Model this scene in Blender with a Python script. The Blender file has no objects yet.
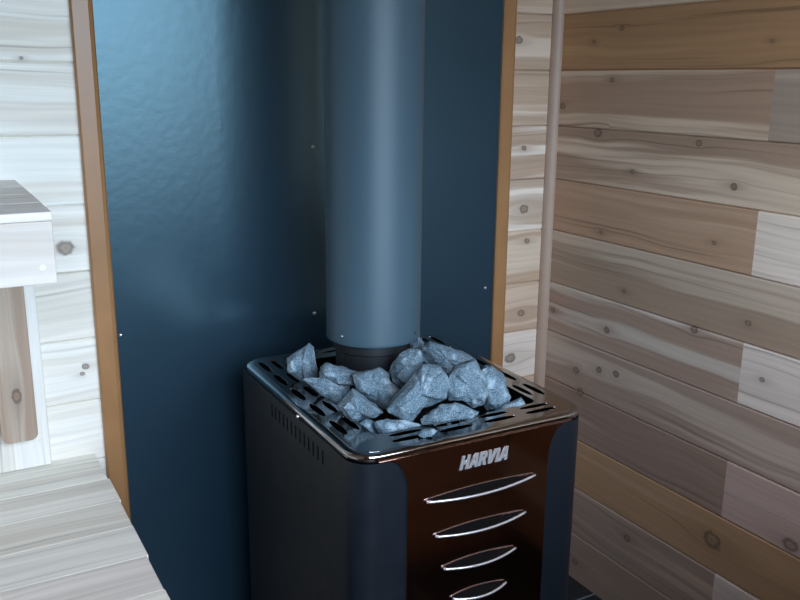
import bpy, bmesh, math, random
from mathutils import Vector, Matrix, noise
S = bpy.context.scene
COL = S.collection
random.seed(4)
PI = math.pi

# ---------------------------------------------------------------- helpers
def link(o, parent=None):
    COL.objects.link(o)
    if parent: o.parent = parent
    return o
def mesh_obj(name, verts, faces, mat, parent=None, smooth=False, bevel=0, seg=2):
    me = bpy.data.meshes.new(name)
    me.from_pydata([tuple(v) for v in verts], [], faces)
    bm = bmesh.new(); bm.from_mesh(me)
    bmesh.ops.recalc_face_normals(bm, faces=bm.faces)
    bm.to_mesh(me); bm.free()
    me.validate()
    if mat: me.materials.append(mat)
    if smooth:
        for f in me.polygons: f.use_smooth = True
    o = link(bpy.data.objects.new(name, me), parent)
    if bevel:
        m = o.modifiers.new('bevel', 'BEVEL'); m.width = bevel; m.segments = seg; m.limit_method = 'ANGLE'
    return o
def box_vf(x0, x1, y0, y1, z0, z1):
    v = [(x, y, z) for x in (x0, x1) for y in (y0, y1) for z in (z0, z1)]
    f = [(0, 1, 3, 2), (4, 6, 7, 5), (0, 4, 5, 1), (2, 3, 7, 6), (0, 2, 6, 4), (1, 5, 7, 3)]
    return v, f
def box(name, x0, x1, y0, y1, z0, z1, mat, parent=None, bevel=0):
    v, f = box_vf(x0, x1, y0, y1, z0, z1)
    return mesh_obj(name, v, f, mat, parent, bevel=bevel)
def lathe(name, prof, mat, parent=None, loc=(0, 0, 0), n=64):
    v = []; f = []
    for r, z in prof:
        for k in range(n):
            a = 2*PI*k/n
            v.append((loc[0]+r*math.cos(a), loc[1]+r*math.sin(a), loc[2]+z))
    for j in range(len(prof)-1):
        for k in range(n):
            a = j*n+k; b = j*n+(k+1) % n
            f.append((a, b, b+n, a+n))
    o = mesh_obj(name, v, f, mat, parent)
    me = o.data
    for p in me.polygons: p.use_smooth = True
    m = o.modifiers.new('split', 'EDGE_SPLIT'); m.split_angle = math.radians(35)
    return o
def tube(name, pts, r, mat, parent=None, n=10, cap=True):
    v = []; f = []
    P = [Vector(p) for p in pts]
    for i, p in enumerate(P):
        t = (P[min(i+1, len(P)-1)]-P[max(i-1, 0)]).normalized()
        a = t.cross(Vector((0, 0, 1)))
        a = a.normalized() if a.length > 1e-4 else Vector((1, 0, 0))
        b = t.cross(a)
        for k in range(n):
            w = 2*PI*k/n
            v.append(p + (a*math.cos(w)+b*math.sin(w))*r)
    for i in range(len(P)-1):
        for k in range(n):
            f.append((i*n+k, i*n+(k+1) % n, (i+1)*n+(k+1) % n, (i+1)*n+k))
    if cap:
        f.append(tuple(range(n))); f.append(tuple((len(P)-1)*n+k for k in range(n)))
    return mesh_obj(name, v, f, mat, parent, smooth=True)
def flat_shape(loops, extrude, bevel=0.0, res=2):
    """mesh data of a flat shape in XY with holes, as thick as 2*extrude"""
    cu = bpy.data.curves.new('shape', 'CURVE'); cu.dimensions = '2D'; cu.fill_mode = 'BOTH'
    cu.extrude = extrude; cu.bevel_depth = bevel; cu.bevel_resolution = res
    for L in loops:
        sp = cu.splines.new('POLY'); sp.points.add(len(L)-1)
        for p, q in zip(sp.points, L): p.co = (q[0], q[1], 0, 1)
        sp.use_cyclic_u = True
    ob = bpy.data.objects.new('shape', cu); COL.objects.link(ob)
    dg = bpy.context.evaluated_depsgraph_get(); dg.update()
    me = bpy.data.meshes.new_from_object(ob.evaluated_get(dg))
    bpy.data.objects.remove(ob); bpy.data.curves.remove(cu)
    return me
def shape_obj(name, loops, extrude, mat, parent, M, bevel=0.0):
    me = flat_shape(loops, extrude, bevel)
    me.transform(M); me.name = name
    me.materials.clear(); me.materials.append(mat)
    for f in me.polygons: f.use_smooth = False; f.material_index = 0
    return link(bpy.data.objects.new(name, me), parent)
def rrect(x0, x1, y0, y1, r, n=10):
    L = []
    for cx, cy, a0 in ((x1-r, y0+r, -PI/2), (x1-r, y1-r, 0), (x0+r, y1-r, PI/2), (x0+r, y0+r, PI)):
        for k in range(n+1):
            a = a0+PI/2*k/n
            L.append((cx+r*math.cos(a), cy+r*math.sin(a)))
    return L
def lens(cx, cy, L, W, vertical=False, n=14):
    """long oval hole with pointed-round ends"""
    P = []
    for k in range(2*n):
        a = 2*PI*k/(2*n)
        ca, sa = math.cos(a), math.sin(a)
        u = L/2*(abs(ca)**.85)*(1 if ca > 0 else -1); w = W/2*(abs(sa)**1.0)*(1 if sa > 0 else -1)
        P.append((cx+w, cy+u) if vertical else (cx+u, cy+w))
    return P
def tag(o, label, cat, group=None):
    o['label'] = label; o['category'] = cat
    if group: o['group'] = group
    return o
def struct(o):
    o['kind'] = 'structure'; return o
def empty(name, loc, rz=0):
    o = bpy.data.objects.new(name, None); o.empty_display_size = .1
    COL.objects.link(o); o.location = loc; o.rotation_euler = (0, 0, rz); return o

# ---------------------------------------------------------------- materials
def new_mat(name):
    m = bpy.data.materials.new(name); m.use_nodes = True
    nt = m.node_tree; b = nt.nodes['Principled BSDF']
    return m, nt, b
class NB:
    def __init__(s, nt): s.nt = nt
    def n(s, t, **k):
        x = s.nt.nodes.new(t)
        for a, b in k.items(): setattr(x, a, b)
        return x
    def inp(s, sock, v):
        if hasattr(v, 'is_output') or isinstance(v, bpy.types.NodeSocket): s.nt.links.new(v, sock)
        else: sock.default_value = v
    def m(s, op, a, b=0.0, c=0.0, clamp=False):
        x = s.n('ShaderNodeMath', operation=op, use_clamp=clamp)
        s.inp(x.inputs[0], a); s.inp(x.inputs[1], b); s.inp(x.inputs[2], c); return x.outputs[0]
    def xyz(s, a, b, c):
        x = s.n('ShaderNodeCombineXYZ'); s.inp(x.inputs[0], a); s.inp(x.inputs[1], b); s.inp(x.inputs[2], c); return x.outputs[0]
    def noise(s, v, scale, detail=2, rough=.5):
        x = s.n('ShaderNodeTexNoise'); s.inp(x.inputs['Vector'], v); x.inputs['Scale'].default_value = scale
        x.inputs['Detail'].default_value = detail; x.inputs['Roughness'].default_value = rough
        return x.outputs['Fac'] if 'Fac' in x.outputs else x.outputs[0]
    def ramp(s, v, a, b, lo=0.0, hi=1.0):
        x = s.n('ShaderNodeMapRange', interpolation_type='SMOOTHSTEP')
        s.inp(x.inputs[0], v); x.inputs[1].default_value = a; x.inputs[2].default_value = b
        x.inputs[3].default_value = lo; x.inputs[4].default_value = hi; return x.outputs[0]
    def mix(s, f, a, b, mode='MIX'):
        x = s.n('ShaderNodeMix', data_type='RGBA', blend_type=mode)
        s.inp(x.inputs[0], f); s.inp(x.inputs[6], a); s.inp(x.inputs[7], b); return x.outputs[2]
    def attr(s, name): return s.n('ShaderNodeAttribute', attribute_name=name)
    def sep(s, v):
        x = s.n('ShaderNodeSeparateXYZ'); s.inp(x.inputs[0], v); return x.outputs
def wood_material():
    m, nt, b = new_mat('cedar_boards'); N = NB(nt)
    g = N.sep(N.attr('gco').outputs['Vector']); u, v, w = g[0], g[1], g[2]
    wob = N.m('MULTIPLY', N.m('SUBTRACT', N.noise(N.xyz(N.m('MULTIPLY', u, 90), N.m('MULTIPLY', v, 90), w), 1, 3), .5), .9)
    def knot(name):
        k = N.sep(N.attr(name).outputs['Vector']); dx, dy, kr = k[0], k[1], k[2]
        def rad(st):
            q = N.m('DIVIDE', dx, st)
            return N.m('DIVIDE', N.m('SQRT', N.m('ADD', N.m('MULTIPLY', q, q), N.m('MULTIPLY', dy, dy))), kr)
        kl = rad(2.3)
        halo = N.m('EXPONENT', N.m('MULTIPLY', N.m('MULTIPLY', kl, kl), -.22))
        return N.m('ADD', rad(1.25), wob), halo, N.m('MULTIPLY', N.m('MULTIPLY', dy, .82), halo)
    kda, ha, sa = knot('kn'); kdb, hb, sb = knot('kn2')
    kd = N.m('MINIMUM', kda, kdb); halo = N.m('MAXIMUM', ha, hb); swerve = N.m('ADD', sa, sb)
    # the grain swerves round each knot
    wave = N.m('MULTIPLY', N.m('SUBTRACT', N.noise(N.xyz(N.m('MULTIPLY', u, 2.2), N.m('MULTIPLY', v, 5), w), 1, 2), .5), .05)
    v2 = N.m('ADD', N.m('SUBTRACT', v, swerve), wave)
    big = N.noise(N.xyz(N.m('MULTIPLY', u, .7), N.m('MULTIPLY', v2, 17), w), 1, 2, .5)
    med = N.noise(N.xyz(N.m('MULTIPLY', u, 1.6), N.m('MULTIPLY', v2, 62), w), 1, 3, .6)
    fine = N.noise(N.xyz(N.m('MULTIPLY', u, 6), N.m('MULTIPLY', v2, 420), w), 1, 3, .6)
    rings = N.m('SINE', N.m('ADD', N.m('MULTIPLY', v2, 330), N.m('MULTIPLY', big, 26)))
    ta = N.attr('ta').outputs['Color']; tb = N.attr('tb').outputs['Color']
    sap = N.attr('ta').outputs['Alpha']
    sx = N.m('ADD', big, N.m('MULTIPLY', N.m('SUBTRACT', med, .5), .35))
    sf = N.ramp(N.m('ADD', sx, N.m('SUBTRACT', sap, .5)), .45, .6)
    col = N.mix(sf, ta, tb)
    shade = N.m('ADD', N.m('ADD', .78, N.m('MULTIPLY', med, .28)), N.m('ADD', N.m('MULTIPLY', fine, .17), N.m('MULTIPLY', rings, .03)))
    streak = N.ramp(N.noise(N.xyz(N.m('MULTIPLY', u, 1.1), N.m('MULTIPLY', v2, 95), N.m('ADD', w, 7)), 1, 2), .60, .74)
    shade = N.m('MULTIPLY', shade, N.m('SUBTRACT', 1.0, N.m('MULTIPLY', streak, .32)))
    col = N.mix(1.0, col, N.xyz(shade, shade, shade), 'MULTIPLY')
    kin = N.ramp(kd, 1.25, .8)
    rim = N.m('MULTIPLY', N.ramp(kd, .45, .85), kin)
    kring = N.m('SINE', N.m('MULTIPLY', kd, 13))
    kcol = N.mix(rim, (.26, .17, .11, 1), (.05, .033, .024, 1))
    kcol = N.mix(N.m('MULTIPLY', N.ramp(kring, -.2, .9), .5), kcol, (.10, .065, .045, 1))
    kcol = N.mix(.22, kcol, ta)
    col = N.mix(N.m('MULTIPLY', N.m('MULTIPLY', halo, .45), N.ramp(med, .35, .6)), col, N.mix(1.0, ta, (.5, .45, .42, 1), 'MULTIPLY'))
    col = N.mix(N.m('MULTIPLY', kin, .9), col, kcol)
    nt.links.new(col, b.inputs['Base Color'])
    b.inputs['Roughness'].default_value = .55
    b.inputs['Specular IOR Level'].default_value = .3
    bp = N.n('ShaderNodeBump'); bp.inputs['Strength'].default_value = .12; bp.inputs['Distance'].default_value = .002
    nt.links.new(N.m('ADD', med, N.m('MULTIPLY', fine, .6)), bp.inputs['Height']); nt.links.new(bp.outputs[0], b.inputs['Normal'])
    return m
def simple(name, col, rough, metal=0.0, spec=.5, bump=None, coat=0.0, coat_rough=.1, var=None):
    m, nt, b = new_mat(name); N = NB(nt)
    b.inputs['Base Color'].default_value = (*col, 1); b.inputs['Roughness'].default_value = rough
    b.inputs['Metallic'].default_value = metal; b.inputs['Specular IOR Level'].default_value = spec
    b.inputs['Coat Weight'].default_value = coat; b.inputs['Coat Roughness'].default_value = coat_rough
    tc = N.n('ShaderNodeTexCoord').outputs['Object']
    if bump:
        sc, st, dist, det = bump
        bp = N.n('ShaderNodeBump'); bp.inputs['Strength'].default_value = st; bp.inputs['Distance'].default_value = dist
        nt.links.new(N.noise(tc, sc, det, .55), bp.inputs['Height']); nt.links.new(bp.outputs[0], b.inputs['Normal'])
    if var:
        sc, amt = var
        f = N.noise(tc, sc, 3, .6)
        nt.links.new(N.mix(f, tuple(c*(1-amt) for c in col)+(1,), tuple(min(1, c*(1+amt)) for c in col)+(1,)), b.inputs['Base Color'])
        nt.links.new(N.m('ADD', rough-.06, N.m('MULTIPLY', f, .12)), b.inputs['Roughness'])
    return m
def stone_material():
    m, nt, b = new_mat('granite'); N = NB(nt)
    tc = N.n('ShaderNodeTexCoord').outputs['Object']
    oi = N.n('ShaderNodeObjectInfo').outputs['Random']
    vm = N.n('ShaderNodeVectorMath', operation='ADD'); nt.links.new(tc, vm.inputs[0])
    nt.links.new(N.xyz(N.m('MULTIPLY', oi, 9), N.m('MULTIPLY', oi, 5), 0.0), vm.inputs[1])
    p = vm.outputs[0]
    a = N.noise(p, 700, 3, .7); c = N.noise(p, 38, 4, .6); d = N.noise(p, 260, 2, .6)
    col = N.mix(N.ramp(a, .40, .64), (.045, .082, .11, 1), (.25, .345, .41, 1))
    col = N.mix(N.ramp(d, .56, .70, 0, .6), col, (.06, .075, .09, 1))
    col = N.mix(N.ramp(c, .52, .70, 0, .75), col, (.38, .49, .56, 1))
    nt.links.new(col, b.inputs['Base Color']); b.inputs['Roughness'].default_value = .85
    b.inputs['Specular IOR Level'].default_value = .25
    bp = N.n('ShaderNodeBump'); bp.inputs['Strength'].default_value = .6; bp.inputs['Distance'].default_value = .0015
    nt.links.new(N.m('ADD', N.noise(p, 150, 5, .65), N.m('MULTIPLY', c, 2.0)), bp.inputs['Height']); nt.links.new(bp.outputs[0], b.inputs['Normal'])
    return m
def floor_material():
    m, nt, b = new_mat('black_slate_floor'); N = NB(nt)
    tc = N.sep(N.n('ShaderNodeTexCoord').outputs['Object'])
    def line(c, off, pitch):
        f = N.m('ABSOLUTE', N.m('SUBTRACT', N.m('FRACT', N.m('ADD', N.m('DIVIDE', N.m('SUBTRACT', c, off), pitch), .5)), .5))
        return N.ramp(f, .0060, .0035)
    g = N.m('MAXIMUM', line(tc[1], -.268, .6), line(tc[0], -.42, .6))
    n = N.noise(N.xyz(tc[0], tc[1], 0.0), 7, 4, .6)
    base = N.mix(n, (.008, .010, .012, 1), (.022, .028, .034, 1))
    nt.links.new(N.mix(g, base, (.16, .2, .22, 1)), b.inputs['Base Color'])
    nt.links.new(N.m('ADD', .3, N.m('MULTIPLY', n, .25)), b.inputs['Roughness'])
    return m

WOOD = wood_material()
PANEL = simple('dark_blue_painted_steel', (.012, .028, .045), .30, spec=1.0, bump=(48, .14, .002, 2))
PANEL.node_tree.nodes['Principled BSDF'].inputs['Specular Tint'].default_value = (.55, .88, 1, 1)
TRIM = simple('varnished_pine', (.33, .165, .068), .34, var=(9, .22))
CORNER = simple('pale_cedar_moulding', (.37, .255, .19), .5, var=(14, .12))
PIPE = simple('grey_stove_paint', (.044, .080, .106), .46, spec=.35, bump=(900, .05, .0005, 2))
BLACK = simple('black_stove_paint', (.010, .012, .015), .5)
DARK = simple('black_void_metal', (.004, .0045, .005), .7, spec=.2)
JACKET = simple('dark_slate_paint', (.006, .009, .0135), .45, spec=.32, var=(25, .2))
RIMM = simple('polished_steel', (.38, .37, .37), .09, metal=1.0, var=(40, .06))
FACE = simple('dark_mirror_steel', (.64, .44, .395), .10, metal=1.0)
CHROME = simple('chrome', (.80, .82, .85), .25, metal=.75)
LOUV = simple('black_gloss_enamel', (.003, .003, .0035), .4, spec=.14)
SCREW = simple('zinc_screw', (.62, .66, .70), .3, metal=1.0)
PLUG = simple('pale_wood_plug', (.78, .72, .64), .5, var=(200, .08))
STONE = stone_material()
FLOOR = floor_material()

# ---------------------------------------------------------------- boards
class Boards:
    """boards of one surface: face, chamfered edges, grain co-ordinates, knots"""
    def __init__(s): s.v = []; s.f = []; s.g = []; s.k = []; s.k2 = []; s.ta = []; s.tb = []
    def vert(s, p, g, kn, ta, tb, kn2=(9, 9, .01)):
        s.k2.append(kn2)
        s.v.append(tuple(p)); s.g.append(g); s.k.append(kn); s.ta.append(ta); s.tb.append(tb); return len(s.v)-1
    def board(s, P, u0, u1, v0, v1, ta, tb, sap=.5, knots=(), ch=.0035, dep=.005, du=.04):
        """P(u, v, d) maps board co-ordinates to space, d = how deep behind the face"""
        seed = random.uniform(0, 60)
        vs = [(v0, dep), (v0+ch*.3, dep*.45), (v0+ch, 0)]
        for k in (1, 2, 3): vs.append((v0+ch+(v1-v0-2*ch)*k/4, 0))
        vs += [(v1-ch, 0), (v1-ch*.3, dep*.45), (v1, dep)]
        far = (9, 9, .01)
        ks = sorted([k for k in knots if u0-.1 < k[0] < u1+.1])
        cuts = [u0]+[k[0] for k in ks if u0+.002 < k[0] < u1-.002]+[u1]
        m = len(vs)
        for c0, c1 in zip(cuts[:-1], cuts[1:]):
            mid = (c0+c1)/2
            lo = [k for k in ks if k[0] <= mid]; hi = [k for k in ks if k[0] > mid]
            ka = lo[-1] if lo else None; kb = hi[0] if hi else None
            n = max(1, int((c1-c0)/du)); b0 = len(s.v)
            for i in range(n+1):
                u = c0+(c1-c0)*i/n
                for (v, d) in vs:
                    s.vert(P(u, v, d), (u, v, seed), (u-ka[0], v-ka[1], ka[2]) if ka else far, (*ta, sap), (*tb, 1), (u-kb[0], v-kb[1], kb[2]) if kb else far)
            for i in range(n):
                for j in range(m-1):
                    a = b0+i*m+j; s.f.append((a, a+1, a+m+1, a+m))
    def plank(s, x0, x1, y0, y1, z0, z1, axis, ta, tb, sap=.5, knots=(), seed=None):
        """a loose six-sided plank, grain along axis 0, 1 or 2"""
        seed = random.uniform(0, 60) if seed is None else seed
        V, F = box_vf(x0, x1, y0, y1, z0, z1)
        c = ((x0+x1)/2, (y0+y1)/2, (z0+z1)/2)
        for f in F:
            ids = []
            for i in f:
                p = V[i]
                o = [a for a in (0, 1, 2) if a != axis]
                g = (p[axis], (p[o[0]]-c[o[0]])+(p[o[1]]-c[o[1]])+.5*c[o[0]], seed)
                kn = (9, 9, .01)
                for (ku, kv, kr) in knots: kn = (p[axis]-ku, g[1]-kv, kr)
                ids.append(s.vert(p, g, kn, (*ta, sap), (*tb, 1)))
            s.f.append(tuple(ids))
    def build(s, name, parent=None, bevel=0, weld=False):
        me = bpy.data.meshes.new(name); me.from_pydata(s.v, [], s.f)
        for nm, arr, ty in (('gco', s.g, 'FLOAT_VECTOR'), ('kn', s.k, 'FLOAT_VECTOR'), ('kn2', s.k2, 'FLOAT_VECTOR'), ('ta', s.ta, 'FLOAT_COLOR'), ('tb', s.tb, 'FLOAT_COLOR')):
            a = me.attributes.new(nm, ty, 'POINT')
            flat = [c for q in arr for c in q]
            a.data.foreach_set('color' if ty == 'FLOAT_COLOR' else 'vector', flat)
        if weld:
            bm = bmesh.new(); bm.from_mesh(me)
            bmesh.ops.remove_doubles(bm, verts=bm.verts, dist=1e-5)
            bmesh.ops.recalc_face_normals(bm, faces=bm.faces)
            bm.to_mesh(me); bm.free()
        me.materials.append(WOOD)
        o = link(bpy.data.objects.new(name, me), parent)
        if bevel:
            md = o.modifiers.new('bevel', 'BEVEL'); md.width = bevel; md.segments = 2; md.limit_method = 'ANGLE'
        return o
def rk(n, u0, u1, v0, v1, r0=.006, r1=.012):
    return [(random.uniform(u0, u1), random.uniform(v0+.02, v1-.02), random.uniform(r0, r1)) for _ in range(n)]
HEART = (.44, .32, .235); SAP = (.66, .57, .47); BROWN = (.40, .255, .145); WHITE = (.74, .70, .64); GREY = (.41, .34, .275); PINK = (.50, .41, .385)

# ---------------------------------------------------------------- the setting
ZR = [-.004, .128, .259, .394, .526, .657, .789, .927, 1.059, 1.192, 1.327, 1.459, 1.592, 1.725, 1.858, 1.99, 2.05, 2.13]
XL, YF = -2.35, -2.25
NR = len(ZR)-1
KNOTS_R = [(.615, .332, .022), (.476, 1.179, .008), (.576, 1.099, .008), (.54, .979, .006), (.29, 1.102, .006), (.168, 1.183, .012), (.51, .783, .009),
 (.645, .832, .007), (.245, .714, .009), (.143, .58, .010), (.227, .606, .009), (.287, .614, .010), (.293, .822, .006), (.039, .716, .008),
 (.80, .414, .016), (.163, .527, .012), (.366, .212, .010), (.201, .949, .006), (.204, 1.305, .007), (.225, 1.419, .007), (.628, 1.378, .004),
 (.134, 1.392, .005), (.034, 1.241, .009), (.186, .05, .009), (.692, .726, .006), (1.05, .72, .011), (1.3, 1.02, .012), (1.7, .58, .014), (1.1, 1.25, .01)]
KNOTS_B = [(-1.192, .977, .013), (-1.173, .731, .006), (-1.180, .717, .004), (-1.239, 1.333, .003), (-.119, 1.397, .009), (-.081, .984, .011), (-.066, .900, .007), (-.075, .708, .009),
 (-.105, .587, .013), (-.089, 1.138, .006), (-1.55, .86, .012), (-1.8, 1.2, .012), (-1.42, 1.25, .008)]
def jit(c, a=.06):
    k = 1+random.uniform(-a, a); return tuple(min(.9, q*k) for q in c)
# right wall, low rows tinted darker with some of the shade in the colour: (left tint, sap tint, sap amount, board joint, right tint, right sap, right amount)
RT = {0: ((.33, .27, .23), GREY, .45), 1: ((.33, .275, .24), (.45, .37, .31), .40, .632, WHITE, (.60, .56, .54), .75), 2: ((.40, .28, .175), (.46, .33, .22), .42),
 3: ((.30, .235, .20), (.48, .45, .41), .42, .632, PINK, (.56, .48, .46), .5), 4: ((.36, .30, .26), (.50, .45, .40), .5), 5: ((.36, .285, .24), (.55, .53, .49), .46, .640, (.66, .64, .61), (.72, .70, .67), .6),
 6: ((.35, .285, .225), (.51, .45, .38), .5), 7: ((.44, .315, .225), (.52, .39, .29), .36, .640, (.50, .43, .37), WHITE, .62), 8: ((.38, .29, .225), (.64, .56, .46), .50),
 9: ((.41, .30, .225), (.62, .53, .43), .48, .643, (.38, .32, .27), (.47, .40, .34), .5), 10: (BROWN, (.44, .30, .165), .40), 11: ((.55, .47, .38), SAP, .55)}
B = Boards()
P = lambda u, v, d: (d, -u, v)
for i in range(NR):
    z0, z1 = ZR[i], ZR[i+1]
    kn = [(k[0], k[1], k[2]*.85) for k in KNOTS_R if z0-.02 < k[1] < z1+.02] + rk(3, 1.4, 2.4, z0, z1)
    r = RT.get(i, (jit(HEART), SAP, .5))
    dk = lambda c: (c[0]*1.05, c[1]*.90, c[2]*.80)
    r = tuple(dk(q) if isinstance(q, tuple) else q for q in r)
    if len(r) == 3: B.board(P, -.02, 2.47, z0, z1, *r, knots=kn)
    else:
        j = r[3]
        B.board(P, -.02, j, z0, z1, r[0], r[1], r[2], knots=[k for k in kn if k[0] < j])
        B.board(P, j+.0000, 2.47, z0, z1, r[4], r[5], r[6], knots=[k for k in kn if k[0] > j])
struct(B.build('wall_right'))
B = Boards()
P = lambda u, v, d: (u, d, v)
for i in range(NR):
    z0, z1 = ZR[i], ZR[i+1]
    kn = [k for k in KNOTS_B if z0-.02 < k[1] < z1+.02]
    lt = {4: (WHITE, (.80, .77, .72), .5), 5: ((.70, .65, .58), (.78, .75, .70), .55), 6: ((.66, .62, .56), WHITE, .5), 7: ((.68, .62, .55), (.80, .77, .72), .6), 8: (WHITE, (.82, .80, .76), .55)}.get(i, ((.72, .68, .62), (.82, .79, .75), .54))
    rt = {4: ((.56, .53, .49), WHITE, .6), 5: ((.48, .37, .28), (.60, .50, .40), .5), 6: ((.48, .37, .27), (.62, .54, .44), .55), 7: ((.50, .42, .34), (.78, .74, .68), .52), 8: ((.46, .36, .28), (.78, .74, .68), .50)}.get(i, ((.50, .40, .31), (.70, .62, .53), .5))
    lt = tuple(tuple(min(.86, c*k) for c, k in zip(q, (1.07, 1.06, 1.02))) if isinstance(q, tuple) else q for q in lt)
    B.board(P, XL-.02, -.64, z0, z1, *lt, knots=[k for k in kn if k[0] < -.64])
    rt = tuple(tuple(c*k for c, k in zip(q, (.97, .86, .79))) if isinstance(q, tuple) else q for q in rt)
    B.board(P, -.64, .02, z0, z1, *rt, knots=[k for k in kn if k[0] > -.64])
struct(B.build('wall_back'))
B = Boards()
P = lambda u, v, d: (XL-d, -u, v)
for i in range(NR):
    B.board(P, -.02, 2.47, ZR[i], ZR[i+1], jit((.26, .18, .125), .15), (.36, .28, .21), random.uniform(.4, .6), knots=rk(5, .1, 2.4, ZR[i], ZR[i+1]))
struct(B.build('wall_left'))
# front wall, behind the photographer, with the glazed opening that lets the daylight in
OX0, OX1, OZ0, OZ1 = -1.75, -.10, .789, 2.05
B = Boards()
P = lambda u, v, d: (u, YF-d, v)
for i in range(NR):
    z0, z1 = ZR[i], ZR[i+1]
    for a, b in ([(XL-.02, OX0), (OX1, .02)] if OZ0-.01 < (z0+z1)/2 < OZ1 else [(XL-.02, .02)]):
        B.board(P, a, b, z0, z1, jit((.26, .18, .125), .15), (.36, .28, .21), random.uniform(.4, .6), knots=rk(3, a, b, z0, z1))
struct(B.build('wall_front'))
B = Boards()
P = lambda u, v, d: (u, -v, 2.12+d)
for i in range(19):
    B.board(P, XL-.02, .02, -.02+i*.132, -.02+(i+1)*.132, jit((.36, .26, .19), .1), (.5, .41, .32), .5, knots=rk(4, XL, 0, i*.132, (i+1)*.132))
struct(B.build('ceiling'))
struct(box('floor', XL-.02, .02, -1.5, .02, -.05, 0, FLOOR))
B = Boards()
P = lambda u, v, d: (u, v, -d)
for i in range(12):
    if -1.5-i*.11 > YF: B.board(P, XL-.02, .02, -1.5-(i+1)*.11, -1.5-i*.11, jit((.20, .125, .085), .1), (.25, .17, .12), .45)
struct(B.build('floor_boards'))
# unseen partition, added to keep window light off the lower right wall
B = Boards()
for i in range(7):
    B.plank(-.95, -.001, -1.625, -1.585, .001+i*.131, .1305+i*.131, 0, jit((.46, .27, .17), .1), (.52, .34, .23), .45)
B.plank(-.97, -.001, -1.64, -1.57, .918, .94, 0, (.30, .19, .12), (.38, .27, .18), .45)
struct(B.build('light_block_low'))
# window frame in the opening (sash bars stand in the thickness of the wall)
B = Boards()
t = .04
B.plank(OX0, OX0+t, YF-.07, YF+.012, OZ0, OZ1, 2, HEART, SAP); B.plank(OX1-t, OX1, YF-.07, YF+.012, OZ0, OZ1, 2, HEART, SAP)
B.plank(OX0+t, OX1-t, YF-.07, YF+.012, OZ1-t, OZ1, 0, HEART, SAP); B.plank(OX0+t, OX1-t, YF-.07, YF+.02, OZ0, OZ0+t, 0, HEART, SAP)
struct(B.build('window_1'))
# varnished strips either side of the metal sheet and the corner moulding
def strip(name, x0, x1, mat):
    L = [(x0, 0), (x0, -.011), (x0+.003, -.014), (x1-.010, -.014), (x1-.003, -.0105), (x1, -.006), (x1, 0)]
    v = [(x, y, z) for z in (0, 2.115) for x, y in L]; n = len(L)
    f = [(i, (i+1) % n, n+(i+1) % n, n+i) for i in range(n)] + [tuple(range(n)), tuple(range(n, 2*n))]
    return struct(mesh_obj(name, v, f, mat))
strip('trim_1', -1.149, -1.1075, TRIM)
strip('trim_2', -.1735, -.133, TRIM)
L = [(0, 0), (-.021, 0)] + [(-.021*math.cos(a), -.021*math.sin(a)) for a in [PI/2*k/8 for k in range(1, 8)]] + [(0, -.021)]
n = len(L)
struct(mesh_obj('trim_3', [(x, y, z) for z in (0, 2.115) for x, y in L], [(i, (i+1) % n, n+(i+1) % n, n+i) for i in range(n)] + [tuple(range(n)), tuple(range(n, 2*n))], CORNER))

# ---------------------------------------------------------------- dark blue heat shield on the back wall
hs = empty('heat_shield', (-.64, 0, 0))
tag(hs, 'tall dark blue painted metal sheet on the wall behind the stove and flue', 'heat shield')
box('metal_sheet', -1.1075+.64, -.1735+.64, -.005, 0, .005, 2.11, PANEL, hs)
for (x, z) in [(-.667, 1.158), (-.669, .782), (-.196, .790), (-1.1, .789), (-.668, .41)]:
    s = lathe('screw', [(.0001, .0028), (.0022, .0025), (.0040, .0012), (.0046, 0)], SCREW, hs, n=16)
    s.data.transform(Matrix.Translation((x+.64, -.005, z)) @ Matrix.Rotation(PI/2, 4, 'X'))

# ---------------------------------------------------------------- benches
lb = empty('lower_bench', (-1.75, -.4, 0))
tag(lb, 'low slatted bench of pale cedar planks beside the stove', 'bench')
def T(b, o):   # planks are written in room co-ordinates; move them under the empty
    b.v = [(x-o[0], y-o[1], z-o[2]) for x, y, z in b.v]; return b
lo = (-1.75, -.4, 0)
ends = [-1.170, -1.1665, -1.1690, -1.1685, -1.1715, -1.1700, -1.173]
tints = [((.72, .68, .62), (.82, .79, .74)), ((.66, .62, .57), (.80, .77, .72)), ((.64, .59, .53), (.70, .66, .60)), ((.69, .66, .61), (.77, .74, .69)), ((.62, .56, .52), (.70, .64, .60)), ((.66, .60, .54), (.74, .70, .64)), ((.64, .58, .51), (.72, .68, .62))]
ys = [-.002, -.137, -.239, -.3475, -.457, -.567, -.677, -.787]
for i in range(7):
    b = Boards(); b.plank(XL+.01, ends[i], ys[i+1]+.0005, ys[i], .514, .542, 0, *[tuple(min(.86, c*k) for c, k in zip(q, (1.07, 1.06, 1.02))) for q in tints[i]], .5)
    T(b, lo).build('plank', lb, bevel=.0008, weld=True)
for y in (-.06, -.70):
    b = Boards(); b.plank(XL+.01, -1.22, y-.03, y+.03, .43, .5135, 0, HEART, SAP); T(b, lo).build('rail', lb)
for x in (-1.29, -2.1):
    for y in (-.06, -.70):
        b = Boards(); b.plank(x-.035, x+.035, y-.028, y+.028, .001, .4295, 2, HEART, SAP); T(b, lo).build('leg', lb)
ub = empty('upper_bench', (-1.8, -.22, 1.0)); uo = (-1.8, -.22, 1.0)
tag(ub, 'upper pale cedar bench with a deep front board, above the lower bench', 'bench')
for i, (y0, y1, e) in enumerate([(-.452, -.345, -1.268), (-.343, -.232, -1.2675), (-.230, -.118, -1.268), (-.116, -.002, -1.2685)]):
    b = Boards(); b.plank(XL+.01, e, y0, y1, 1.1005, 1.114, 0, (.82, .77, .73), (.86, .83, .80), .5); T(b, uo).build('plank', ub, bevel=.003, weld=True)
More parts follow.
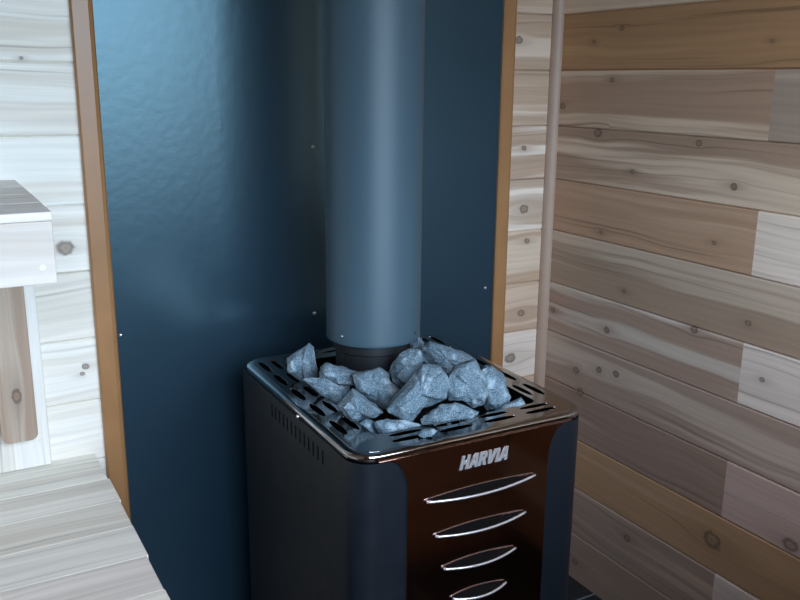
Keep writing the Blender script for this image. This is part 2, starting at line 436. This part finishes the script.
b = Boards(); b.plank(XL+.01, -1.2685, -.446, -.420, 1.008, 1.1, 0, (.64, .57, .50), (.69, .63, .57), .5, knots=[(-1.335, .0, .004)])
fb = T(b, uo).build('front_board', ub, bevel=.0015, weld=True)
def plug(parent, x, y, z, o):
    s = lathe('screw_plug', [(.0001, .0006), (.0045, .0006), (.005, 0)], PLUG, parent, n=20)
    s.data.transform(Matrix.Translation((x-o[0], y-o[1], z-o[2])) @ Matrix.Rotation(PI/2, 4, 'X'))
plug(fb, -1.287, -.446, 1.033, uo)
b = Boards(); b.plank(-1.395, -1.2555, -.022, -.0005, .5445, 1.0995, 2, (.72, .68, .61), (.80, .77, .71), .5)
wc = T(b, uo).build('wall_cleat', ub, bevel=.002, weld=True); wc['label'] = 'wide pale board on the wall'
plug(wc, -1.272, -.022, .598, uo)
# brown bracket post with its lower corners rounded off
b = Boards(); sd = 11.0
L = rrect(-1.343, -1.279, .618, 1.0, .014, 6); top = [q for q in L]
tp = [(x, min(z, 1.0)) for x, z in L]
nn = len(tp); ta, tb = (.36, .26, .19), (.47, .38, .30)
kn = [(.79, -1.313, .0075), (.685, -1.309, .009)]
def bv(x, y, z):
    q = min(kn, key=lambda k: abs(z-k[0]))
    return b.vert((x, y, z), (z, x-y, sd), (z-q[0], x-q[1], q[2]), (*ta, .5), (*tb, 1))
fr = [bv(x, -.060, z) for x, z in tp]; b.f.append(tuple(fr))
for i in range(nn):
    p, q = tp[i], tp[(i+1) % nn]
    b.f.append((bv(p[0], -.060, p[1]), bv(p[0], -.0225, p[1]), bv(q[0], -.0225, q[1]), bv(q[0], -.060, q[1])))
br = T(b, uo).build('bracket', ub, weld=True); br['label'] = 'brown wooden post with a rounded foot'
for z in (.70, .95):
    b = Boards(); b.plank(XL+.01, -1.40, -.022, -.0005, 1.03, 1.0995, 0, SAP, WHITE)
T(b, uo).build('wall_rail', ub)

# ---------------------------------------------------------------- the stove
st = empty('sauna_stove', (-.9075, -.694, 0), math.radians(-.7))
tag(st, 'black sauna stove with mirror steel front, heaped with grey stones', 'stove')
W, D, H = .452, .535, .75
# jacket: sheet bent round the front corners, left side pierced by vent slots
def jacket():
    r = .042
    z0, z1, zs0, zs1 = .055, .735, .691, .717
    path = [(W-.001, D-.012), (W-.001, r)]
    prof = []
    ysl = [.125+i*.0195 for i in range(13)]
    # left side, from the back forward: strips between and at the slots
    stops = [(D-.012, False)]
    for y in reversed(ysl): stops += [(y+.0035, True), (y-.0035, False)]
    stops.append((r, False))
    v = []; f = []
    zz = [z0, zs0, zs1, z1]
    def col(x, y): 
        v.extend([(x, y, z) for z in zz]); return len(v)-4
    prev = col(.001, stops[0][0]); hole = False
    for i in range(1, len(stops)):
        cur = col(.001, stops[i][0])
        for j in range(3):
            if j == 1 and stops[i-1][1]: continue
            f.append((prev+j, cur+j, cur+j+1, prev+j+1))
        prev = cur
    arc = [(.001+r-r*math.cos(a), .001+r-r*math.sin(a)) for a in [PI/2*k/10 for k in range(1, 11)]]
    arc += [(W-.001-r+r*math.sin(a), .001+r-r*math.cos(a)) for a in [PI/2*k/10 for k in range(0, 11)]]
    arc += [(W-.001, D-.012), (.001, D-.012)]
    for x, y in arc:
        cur = col(x, y)
        for j in range(3): f.append((prev+j, cur+j, cur+j+1, prev+j+1))
        prev = cur
    return v, f
v, f = jacket()
jk = mesh_obj('jacket', v, f, JACKET, st)
for p in jk.data.polygons: p.use_smooth = True
m = jk.modifiers.new('thick', 'SOLIDIFY'); m.thickness = .0012; m.offset = -1
m = jk.modifiers.new('split', 'EDGE_SPLIT'); m.split_angle = math.radians(30)
box('firebox', .022, W-.022, .022, D-.03, .06, .69, DARK, st)
box('base_plate', .012, W-.012, .012, D-.02, .045, .055, BLACK, st)
for x in (.05, W-.05):
    for y in (.05, D-.07):
        s = lathe('foot', [(.0001, 0), (.018, 0), (.018, .006), (.008, .010), (.008, .045)], BLACK, st, (x, y, 0), 20)
# mirror steel front, flared at the top over the dark corners
xa, xb, ze = .090, W-.090, .738
Lc = [(.040, .745), (.058, .741), (.074, .728), (.084, .710), (.089, .69), (.090, .66)]
Rc = [(W-.090, .66), (W-.089, .69), (W-.084, .71), (W-.074, .728), (W-.058, .741), (W-.040, .745)]
outline = [(xa, .075), (xb, .075)] + Rc[:-1] + [(W-.040, ze), (.040, ze)] + Lc[1:-1]
outline = [(x, min(z, ze)) for x, z in outline]
Mf = Matrix.Translation((0, -.0012, 0)) @ Matrix.Rotation(PI/2, 4, 'X')
shape_obj('front_panel', [outline], .0010, FACE, st, Mf, .0006)
# four louvres: dark lens shaped mouth, curved chrome lip
for (xl, xr, z) in [(.1215, .3345, .6555), (.1395, .3175, .5905), (.1565, .3005, .5275), (.1755, .2835, .4665)]:
    n = 24; up, low = [], []
    for k in range(n+1):
        t = k/n; x = xl+(xr-xl)*t; s = (1-(2*t-1)**2)
        up.append((x, -.0034, z+.006*s)); low.append((x, -.0055-.012*s, z-.003*s))
    v = up+low+[(x, y, zz-.004) for x, y, zz in low]+[(x, -.0026, z-.012*(1-(2*k/n-1)**2)-.001) for k, (x, y, zz) in enumerate(up)]
    m_ = n+1; f = []
    for q in range(3):
        f += [(q*m_+k, q*m_+k+1, (q+1)*m_+k+1, (q+1)*m_+k) for k in range(n)]
    lv = mesh_obj('louvre', v, f, LOUV, st, smooth=False)
    tube('chrome_lip', [(x, y-.0005, zz-.001) for x, y, zz in low], .0021, CHROME, lv)
# raised letters on the front
def letters():
    G = {}
    s = .30     # stroke
    G['H'] = ([[(0, 0), (s, 0), (s, .38), (.62, .38), (.62, 0), (.62+s, 0), (.62+s, 1), (.62, 1), (.62, .62), (s, .62), (s, 1), (0, 1)]], .98)
    G['A'] = ([[(0, 0), (.28, 0), (.34, .20), (.62, .20), (.66, 0), (.94, 0), (.80, 1), (.38, 1)], [(.41, .40), (.48, .76), (.55, .76), (.60, .40)]], .98)
    G['R'] = ([[(0, 0), (s, 0), (s, .36), (.40, .36), (.58, 0), (.92, 0), (.70, .42), (.86, .58), (.86, .86), (.72, 1), (0, 1)], [(s, .60), (.56, .60), (.58, .66), (.58, .74), (.56, .78), (s, .78)]], .93)
    G['V'] = ([[(.20, 0), (.60, 0), (.98, 1), (.70, 1), (.46, .34), (.30, 1), (0, 1)]], .93)
    G['I'] = ([[(.06, 0), (.06+s, 0), (.06+s, 1), (.06, 1)]], .44)
    return G
G = letters(); x = 0; h = .0225; wx = .0172; x0, zb = .1830, .6950
lg = None
plate = []
for ch in 'HARVIA':
    loops, adv = G[ch]
    L = [[((x+px)*wx+.22*pz*h, pz*h) for px, pz in lp] for lp in loops]
    M = Matrix.Translation((x0, -.0034, zb)) @ Matrix.Rotation(PI/2, 4, 'X')
    shape_obj('letter', L, .0006, CHROME, st, M, .0003)
    x += adv+.03
# steel top frame pierced by oval holes
ins = .013
holes = []
for k in range(5):
    holes.append(lens(.030, .127+.0862*k, .066, .0135, True)); holes.append(lens(.0555, .133+.0850*k, .062, .0125, True))
    holes.append(lens(W-.0265, .127+.0862*k, .066, .0135, True)); holes.append(lens(W-.0485, .133+.0850*k, .062, .0125, True))
for k in range(4):
    holes.append(lens(.113+.0862*k, .0350, .066, .0135)); holes.append(lens(.1165+.0855*k, .0565, .062, .0125))
    holes.append(lens(.113+.0862*k, D-.030, .066, .0135))
inn = rrect(.0685, W-.061, .0695, D-.062, .016, 5)
rim = shape_obj('top_frame', [rrect(ins, W-ins, ins, D-ins, .034, 10), inn]+holes, .0006, RIMM, st, Matrix.Translation((0, 0, H-.0008)), .0004)
A = [(ins, H-.0004), (.005, H-.0006), (.0018, H-.0016), (.0004, H-.0034), (0, H-.006), (0, H-.0115), (.0025, H-.0135)]
loops = [[(x, y, z) for x, y in rrect(i_, W-i_, i_, D-i_, .047-i_, 10)] for i_, z in A]
n = len(loops[0]); v = [p for l in loops for p in l]
f = [(j*n+k, j*n+(k+1) % n, (j+1)*n+(k+1) % n, (j+1)*n+k) for j in range(len(A)-1) for k in range(n)]
mesh_obj('rolled_edge', v, f, RIMM, rim, smooth=True)
v = [(x, y, z) for z in (H-.0015, H-.030) for x, y in inn]; n = len(inn)
ie = mesh_obj('inner_edge', v, [(k, (k+1) % n, n+(k+1) % n, n+k) for k in range(n)], RIMM, rim)
# dark tray that carries the stones
n = len(inn); big = rrect(.067, W-.0595, .068, D-.0605, .017, 5); v = [(x, y, z) for z in (.7255, .680) for x, y in big]
mesh_obj('stone_tray', v, [(k, (k+1) % n, n+(k+1) % n, n+k) for k in range(n)] + [tuple(range(n, 2*n))], DARK, st)
lin = rrect(.0145, W-.0145, .0145, D-.0145, .034, 8); v = [(x, y, z) for z in (.7476, .69) for x, y in lin]; n = len(lin)
mesh_obj('hole_shade_sleeve', v, [(k, (k+1) % n, n+(k+1) % n, n+k) for k in range(n)], DARK, st)  # added dark sleeve, stands in for shade inside the frame holes
s = lathe('screw', [(.0001, .003), (.003, .0022), (.0038, 0)], SCREW, st, n=16)
s.data.transform(Matrix.Translation((-.0012, .224, H-.010)) @ Matrix.Rotation(-PI/2, 4, 'Y'))

# ---------------------------------------------------------------- flue
fl = empty('flue_pipe', (-.683, -.322, .709))
tag(fl, 'wide grey flue pipe rising from the stove past the blue sheet', 'flue pipe')
lathe('connector', [(.0001, .002), (.074, .002), (.074, .085), (.079, .088), (.079, .112), (.074, .114), (.074, .135), (.0001, .135)], BLACK, fl)
pp = lathe('outer_pipe', [(.0895, .109), (.0895, .108), (.0915, .108), (.0922, .111), (.0915, .114), (.0915, 1.415)], PIPE, fl, n=96)
for a in (math.radians(-58), math.radians(-158)):
    s = lathe('rivet', [(.0001, .0022), (.0018, .0018), (.0026, 0)], BLACK if a > -2 else SCREW, fl, n=12)
    s.data.transform(Matrix.Rotation(a, 4, 'Z') @ Matrix.Translation((.0915, 0, .125)) @ Matrix.Rotation(PI/2, 4, 'Y'))

# ---------------------------------------------------------------- stones
# stones: centre, half thickness, outline in the plane across the view
ROCKS=[
 ((-0.8338,-0.3266,0.7850),0.03,[(-0.0289,0.0082),(-0.0204,0.0176),(0.0012,0.0279),(0.01,0.0355),(0.0181,0.0279),(0.0238,0.0082),(0.0256,-0.0304),(0.0087,-0.0435),(-0.012,-0.0323),(-0.0261,-0.0191)]), # R1 loc (0.075, 0.387)
 ((-0.8113,-0.4262,0.7850),0.026,[(-0.0322,-0.0045),(-0.0286,0.0144),(-0.0203,0.0225),(-0.0016,0.0178),(0.0235,0.0117),(0.0415,0.0054),(0.037,-0.0188),(0.0235,-0.0188),(-0.0124,-0.0161),(-0.0304,-0.0135)]), # R2 loc (0.1, 0.288)
 ((-0.8324,-0.4292,0.7670),0.01,[(-0.0447,0.015),(-0.0268,0.0185),(0.0054,0.0167),(0.0447,0.006),(0.0411,-0.0118),(0.0161,-0.0297),(-0.0071,-0.0154),(-0.0286,0.0007)]), # R3 loc (0.079, 0.284)
 ((-0.8247,-0.5407,0.7650),0.03,[(-0.0392,0.0049),(-0.0107,0.0352),(0.0103,0.0201),(0.0398,-0.0052),(0.0255,-0.0161),(-0.0048,-0.0254),(-0.0208,-0.0136)]), # R4 loc (0.088, 0.173)
 ((-0.7603,-0.4877,0.7760),0.028,[(-0.045,0.0213),(-0.0362,0.0266),(-0.0185,0.0302),(0.0035,0.0337),(0.0168,0.0213),(0.023,0.009),(0.0406,-0.0087),(0.0389,-0.0246),(0.0212,-0.0405),(0.0071,-0.0387),(-0.0159,-0.0228),(-0.0353,-0.0069)]), # R5 loc (0.152, 0.227)
 ((-0.6872,-0.4585,0.7950),0.026,[(-0.0327,-0.0136),(-0.0245,0.0019),(-0.0108,0.0202),(0.0075,0.0312),(0.0277,0.0294),(0.0331,0.0093),(0.0258,-0.0054),(-0.0016,-0.0438),(-0.0245,-0.0292)]), # R6 loc (0.224, 0.257)
 ((-0.7341,-0.5880,0.7920),0.03,[(-0.0601,-0.0274),(-0.045,-0.0106),(-0.0274,0.0079),(-0.0131,0.028),(0.0053,0.0499),(0.0204,0.0482),(0.0355,0.0457),(0.0456,0.0297),(0.0473,0.0079),(0.0456,-0.0089),(0.0238,-0.0206),(0.0053,-0.0274),(-0.0115,-0.0441),(-0.0266,-0.0425),(-0.045,-0.0358)]), # R7 loc (0.18, 0.127)
 ((-0.6166,-0.4837,0.8050),0.028,[(-0.0461,0.0203),(-0.0305,0.0296),(-0.0019,0.0222),(0.0294,0.0139),(0.0551,-0.0017),(0.0441,-0.0146),(0.0202,-0.0238),(-0.0001,-0.0257),(-0.0259,-0.0146),(-0.0443,-0.0054)]), # R8 loc (0.295, 0.234)
 ((-0.6214,-0.3843,0.8050),0.018,[(-0.0145,0.0024),(-0.0087,0.0102),(0.0029,0.0131),(0.0165,0.0024),(0.0145,-0.0131),(-0.0106,-0.015)]), # R9 loc (0.289, 0.333)
 ((-0.6468,-0.6000,0.7970),0.028,[(-0.0399,0.0082),(-0.033,0.0185),(-0.0202,0.0322),(-0.0039,0.039),(0.0132,0.0433),(0.0235,0.0304),(0.0321,0.0099),(0.0355,-0.0158),(0.0321,-0.0364),(0.0115,-0.0441),(-0.0022,-0.033),(-0.0159,-0.0261),(-0.033,-0.0261)]), # R10 loc (0.267, 0.117)
 ((-0.5706,-0.5690,0.7660),0.024,[(-0.0209,0.0362),(-0.0137,0.0416),(-0.0011,0.0416),(0.0204,0.0254),(0.0267,0.0039),(0.0348,-0.0176),(0.0204,-0.0302),(0.0025,-0.0374),(-0.0083,-0.041),(-0.0173,-0.0338),(-0.0191,-0.0069),(-0.0245,0.0182)]), # R15 loc (0.343, 0.149)
 ((-0.6911,-0.6128,0.7520),0.015,[(-0.0487,-0.0061),(-0.0318,0.0074),(-0.0166,0.0176),(0.0104,0.0226),(0.0357,0.0142),(0.0509,0.0057),(0.0425,-0.0061),(0.0121,-0.0145),(-0.0107,-0.0196),(-0.0437,-0.0213)]), # R11 loc (0.223, 0.103)
 ((-0.7815,-0.6017,0.7450),0.013,[(-0.0411,0.0079),(-0.0196,0.0128),(0.0019,0.012),(0.02,0.0095),(0.0366,0.0019),(0.03,-0.0103),(0.0019,-0.0153),(-0.0295,-0.0186)]), # R12 loc (0.133, 0.113)
 ((-0.5601,-0.6098,0.7420),0.013,[(-0.029,-0.0087),(-0.0043,0.0072),(0.0187,0.0169),(0.0267,0.0054),(0.0063,-0.0069),(-0.0184,-0.014)]), # R13 loc (0.354, 0.108)
 ((-0.7684,-0.6694,0.7570),0.007,[(-0.0142,-0.0034),(-0.0094,0.0045),(0.0049,0.0069),(0.0184,0.0037),(0.0065,-0.0042),(-0.0062,-0.0074)]), # R14 loc (0.147, 0.045)
 ((-0.8172,-0.5615,0.7350),0.014,[(-0.0209,0.0084),(-0.0042,0.0151),(0.0092,0.0117),(0.0176,-0.0084),(0.0059,-0.0167),(-0.0075,-0.01)]), # R16 loc (0.096, 0.152)
]

LAB = [
 'upright grey stone standing at the left end of the heap',
 'oblong grey stone lying level, next right of the upright stone',
 'flat shadowed stone under the oblong stone on the left',
 'low wedge shaped stone beside the left rim, in front of the shadowed flat one',
 'blocky pale stone at the middle, just below the foot of the flue',
 'tall leaning stone touching the right side of the flue foot',
 'big slanting stone in the middle of the heap, nearest the front',
 'long stone along the back top of the heap, right of the flue',
 'tiny stone peeping out behind the top of the heap, against the flue',
 'largest rounded stone on the right half of the heap',
 'rough stone at the right end of the heap, above the small corner chip',
 'long low stone against the front rim, below the largest stones',
 'small flat stone lying at the front left against the rim',
 'small sharp stone in the front right corner of the tray',
 'tiny chip of stone lying on the front rim among the holes',
 'dark sliver of stone wedged in the front left corner of the tray']
E1 = Vector((.87204, -.48934, .00934)); E2 = Vector((.11259, .21915, .96917)); E3 = Vector((-.47630, -.84411, .24621))
def rock(i, c, t, out):
    rnd = random.Random(i*7+3)
    # finer outline
    O = []
    for k in range(len(out)):
        a, b = out[k], out[(k+1) % len(out)]
        n = 2 if math.hypot(a[0]-b[0], a[1]-b[1]) > .014 else 1
        for q in range(n): O.append((a[0]+(b[0]-a[0])*q/n, a[1]+(b[1]-a[1])*q/n))
    n = len(O); mx = sum(p[0] for p in O)/n; my = sum(p[1] for p in O)/n
    vs = []
    tilt = rnd.uniform(-.35, .35); tl2 = rnd.uniform(-.2, .3)
    ph = rnd.uniform(0, 6)
    def lay(sc, h, am):
        r = []
        for k, (x, y) in enumerate(O):
            ang = math.atan2(y-my, x-mx)
            fac = round((math.sin(ang*2+ph)+math.sin(ang*3+ph*1.7))*1.5)/3     # flats
            s_ = sc*(1+.16*fac*(0 if sc > .99 else 1))
            xx, yy = mx+(x-mx)*s_, my+(y-my)*s_
            hh = h*t*(1+am*rnd.uniform(-.5, .5)+.22*fac)+ (tilt*(xx-mx)+tl2*(yy-my))*(1 if sc < .99 else .6)
            vs.append(E1*xx+E2*yy+E3*hh); r.append(len(vs)-1)
        return r
    L = [lay(.62, 1.0, .25), lay(.93, .50, .5), lay(1.0, 0, 0), lay(.90, -.55, .4), lay(.55, -1.0, .3)]
    def cen(h):
        vs.append(E1*mx+E2*my+E3*h*t); return len(vs)-1
    f = []
    c0 = cen(1.02); c1 = cen(-1.05)
    for k in range(n):
        k2 = (k+1) % n
        f.append((c0, L[0][k], L[0][k2])); f.append((c1, L[-1][k2], L[-1][k]))
        for j in range(4): f.append((L[j][k], L[j+1][k], L[j+1][k2], L[j][k2]))
    me = bpy.data.meshes.new('sauna_stone'); me.from_pydata([tuple(v) for v in vs], [], f)
    bm = bmesh.new(); bm.from_mesh(me)
    bmesh.ops.recalc_face_normals(bm, faces=bm.faces)
    bmesh.ops.dissolve_limit(bm, angle_limit=math.radians(11), verts=bm.verts, edges=bm.edges)
    bmesh.ops.triangulate(bm, faces=bm.faces)
    for _ in range(2):
        bmesh.ops.subdivide_edges(bm, edges=[e for e in bm.edges if e.calc_length() > .005], cuts=1, use_grid_fill=True)
    bmesh.ops.triangulate(bm, faces=bm.faces)
    bm.normal_update()
    off = Vector((i*3.1, i*1.7, 0))
    for v in bm.verts:
        q = v.co*55+off
        d = noise.fractal(q, .9, 2.1, 4)*.0030 + (noise.noise(v.co*200+off))*.0010
        v.co += v.normal*d
    bmesh.ops.smooth_vert(bm, verts=bm.verts, factor=.25, use_axis_x=True, use_axis_y=True, use_axis_z=True)
    bm.to_mesh(me); bm.free()
    me.materials.append(STONE)
    for p in me.polygons: p.use_smooth = True
    o = link(bpy.data.objects.new('sauna_stone', me)); o.location = c
    m = o.modifiers.new('split', 'EDGE_SPLIT'); m.split_angle = math.radians(28)
    tag(o, LAB[i], 'stone', 'stones heaped on the sauna stove')
for i, (c, t, out) in enumerate(ROCKS): rock(i, c, t, out)

# ---------------------------------------------------------------- daylight
w = bpy.data.worlds.new('sky'); S.world = w; w.use_nodes = True
nt = w.node_tree; N = NB(nt); bg = nt.nodes['Background']
z = N.sep(N.n('ShaderNodeTexCoord').outputs['Generated'])[2]
up = N.ramp(z, -.12, .10)
hi = N.ramp(z, .02, .55)
sky = N.mix(hi, (.62, .84, 1.07, 1), (1.08, 1.27, 1.55, 1))
nt.links.new(N.mix(up, (.10, .105, .09, 1), sky), bg.inputs[0]); bg.inputs[1].default_value = 11.0
la = bpy.data.lights.new('daylight_portal', 'AREA'); la.shape = 'RECTANGLE'; la.size = OX1-OX0; la.size_y = OZ1-OZ0
la.cycles.is_portal = True
lo_ = link(bpy.data.objects.new('daylight_portal', la)); lo_.location = ((OX0+OX1)/2, YF-.075, (OZ0+OZ1)/2)
lo_.rotation_euler = (PI/2, 0, 0)

# ---------------------------------------------------------------- camera
cd = bpy.data.cameras.new('camera'); cd.sensor_width = 36; cd.lens = 36*865.1/800; cd.clip_start = .02
cam = link(bpy.data.objects.new('camera', cd))
Mx = Matrix((E1, E2, E3)).transposed().to_4x4(); Mx.translation = (-1.43719, -1.76336, 1.3); cam.matrix_world = Mx
S.camera = cam
S.view_settings.view_transform = 'Standard'; S.view_settings.look = 'None'; S.view_settings.gamma = 1; S.view_settings.use_curve_mapping = False
S.view_settings.exposure = 0.12
S.cycles.max_bounces = 10; S.cycles.diffuse_bounces = 6; S.cycles.caustics_reflective = False
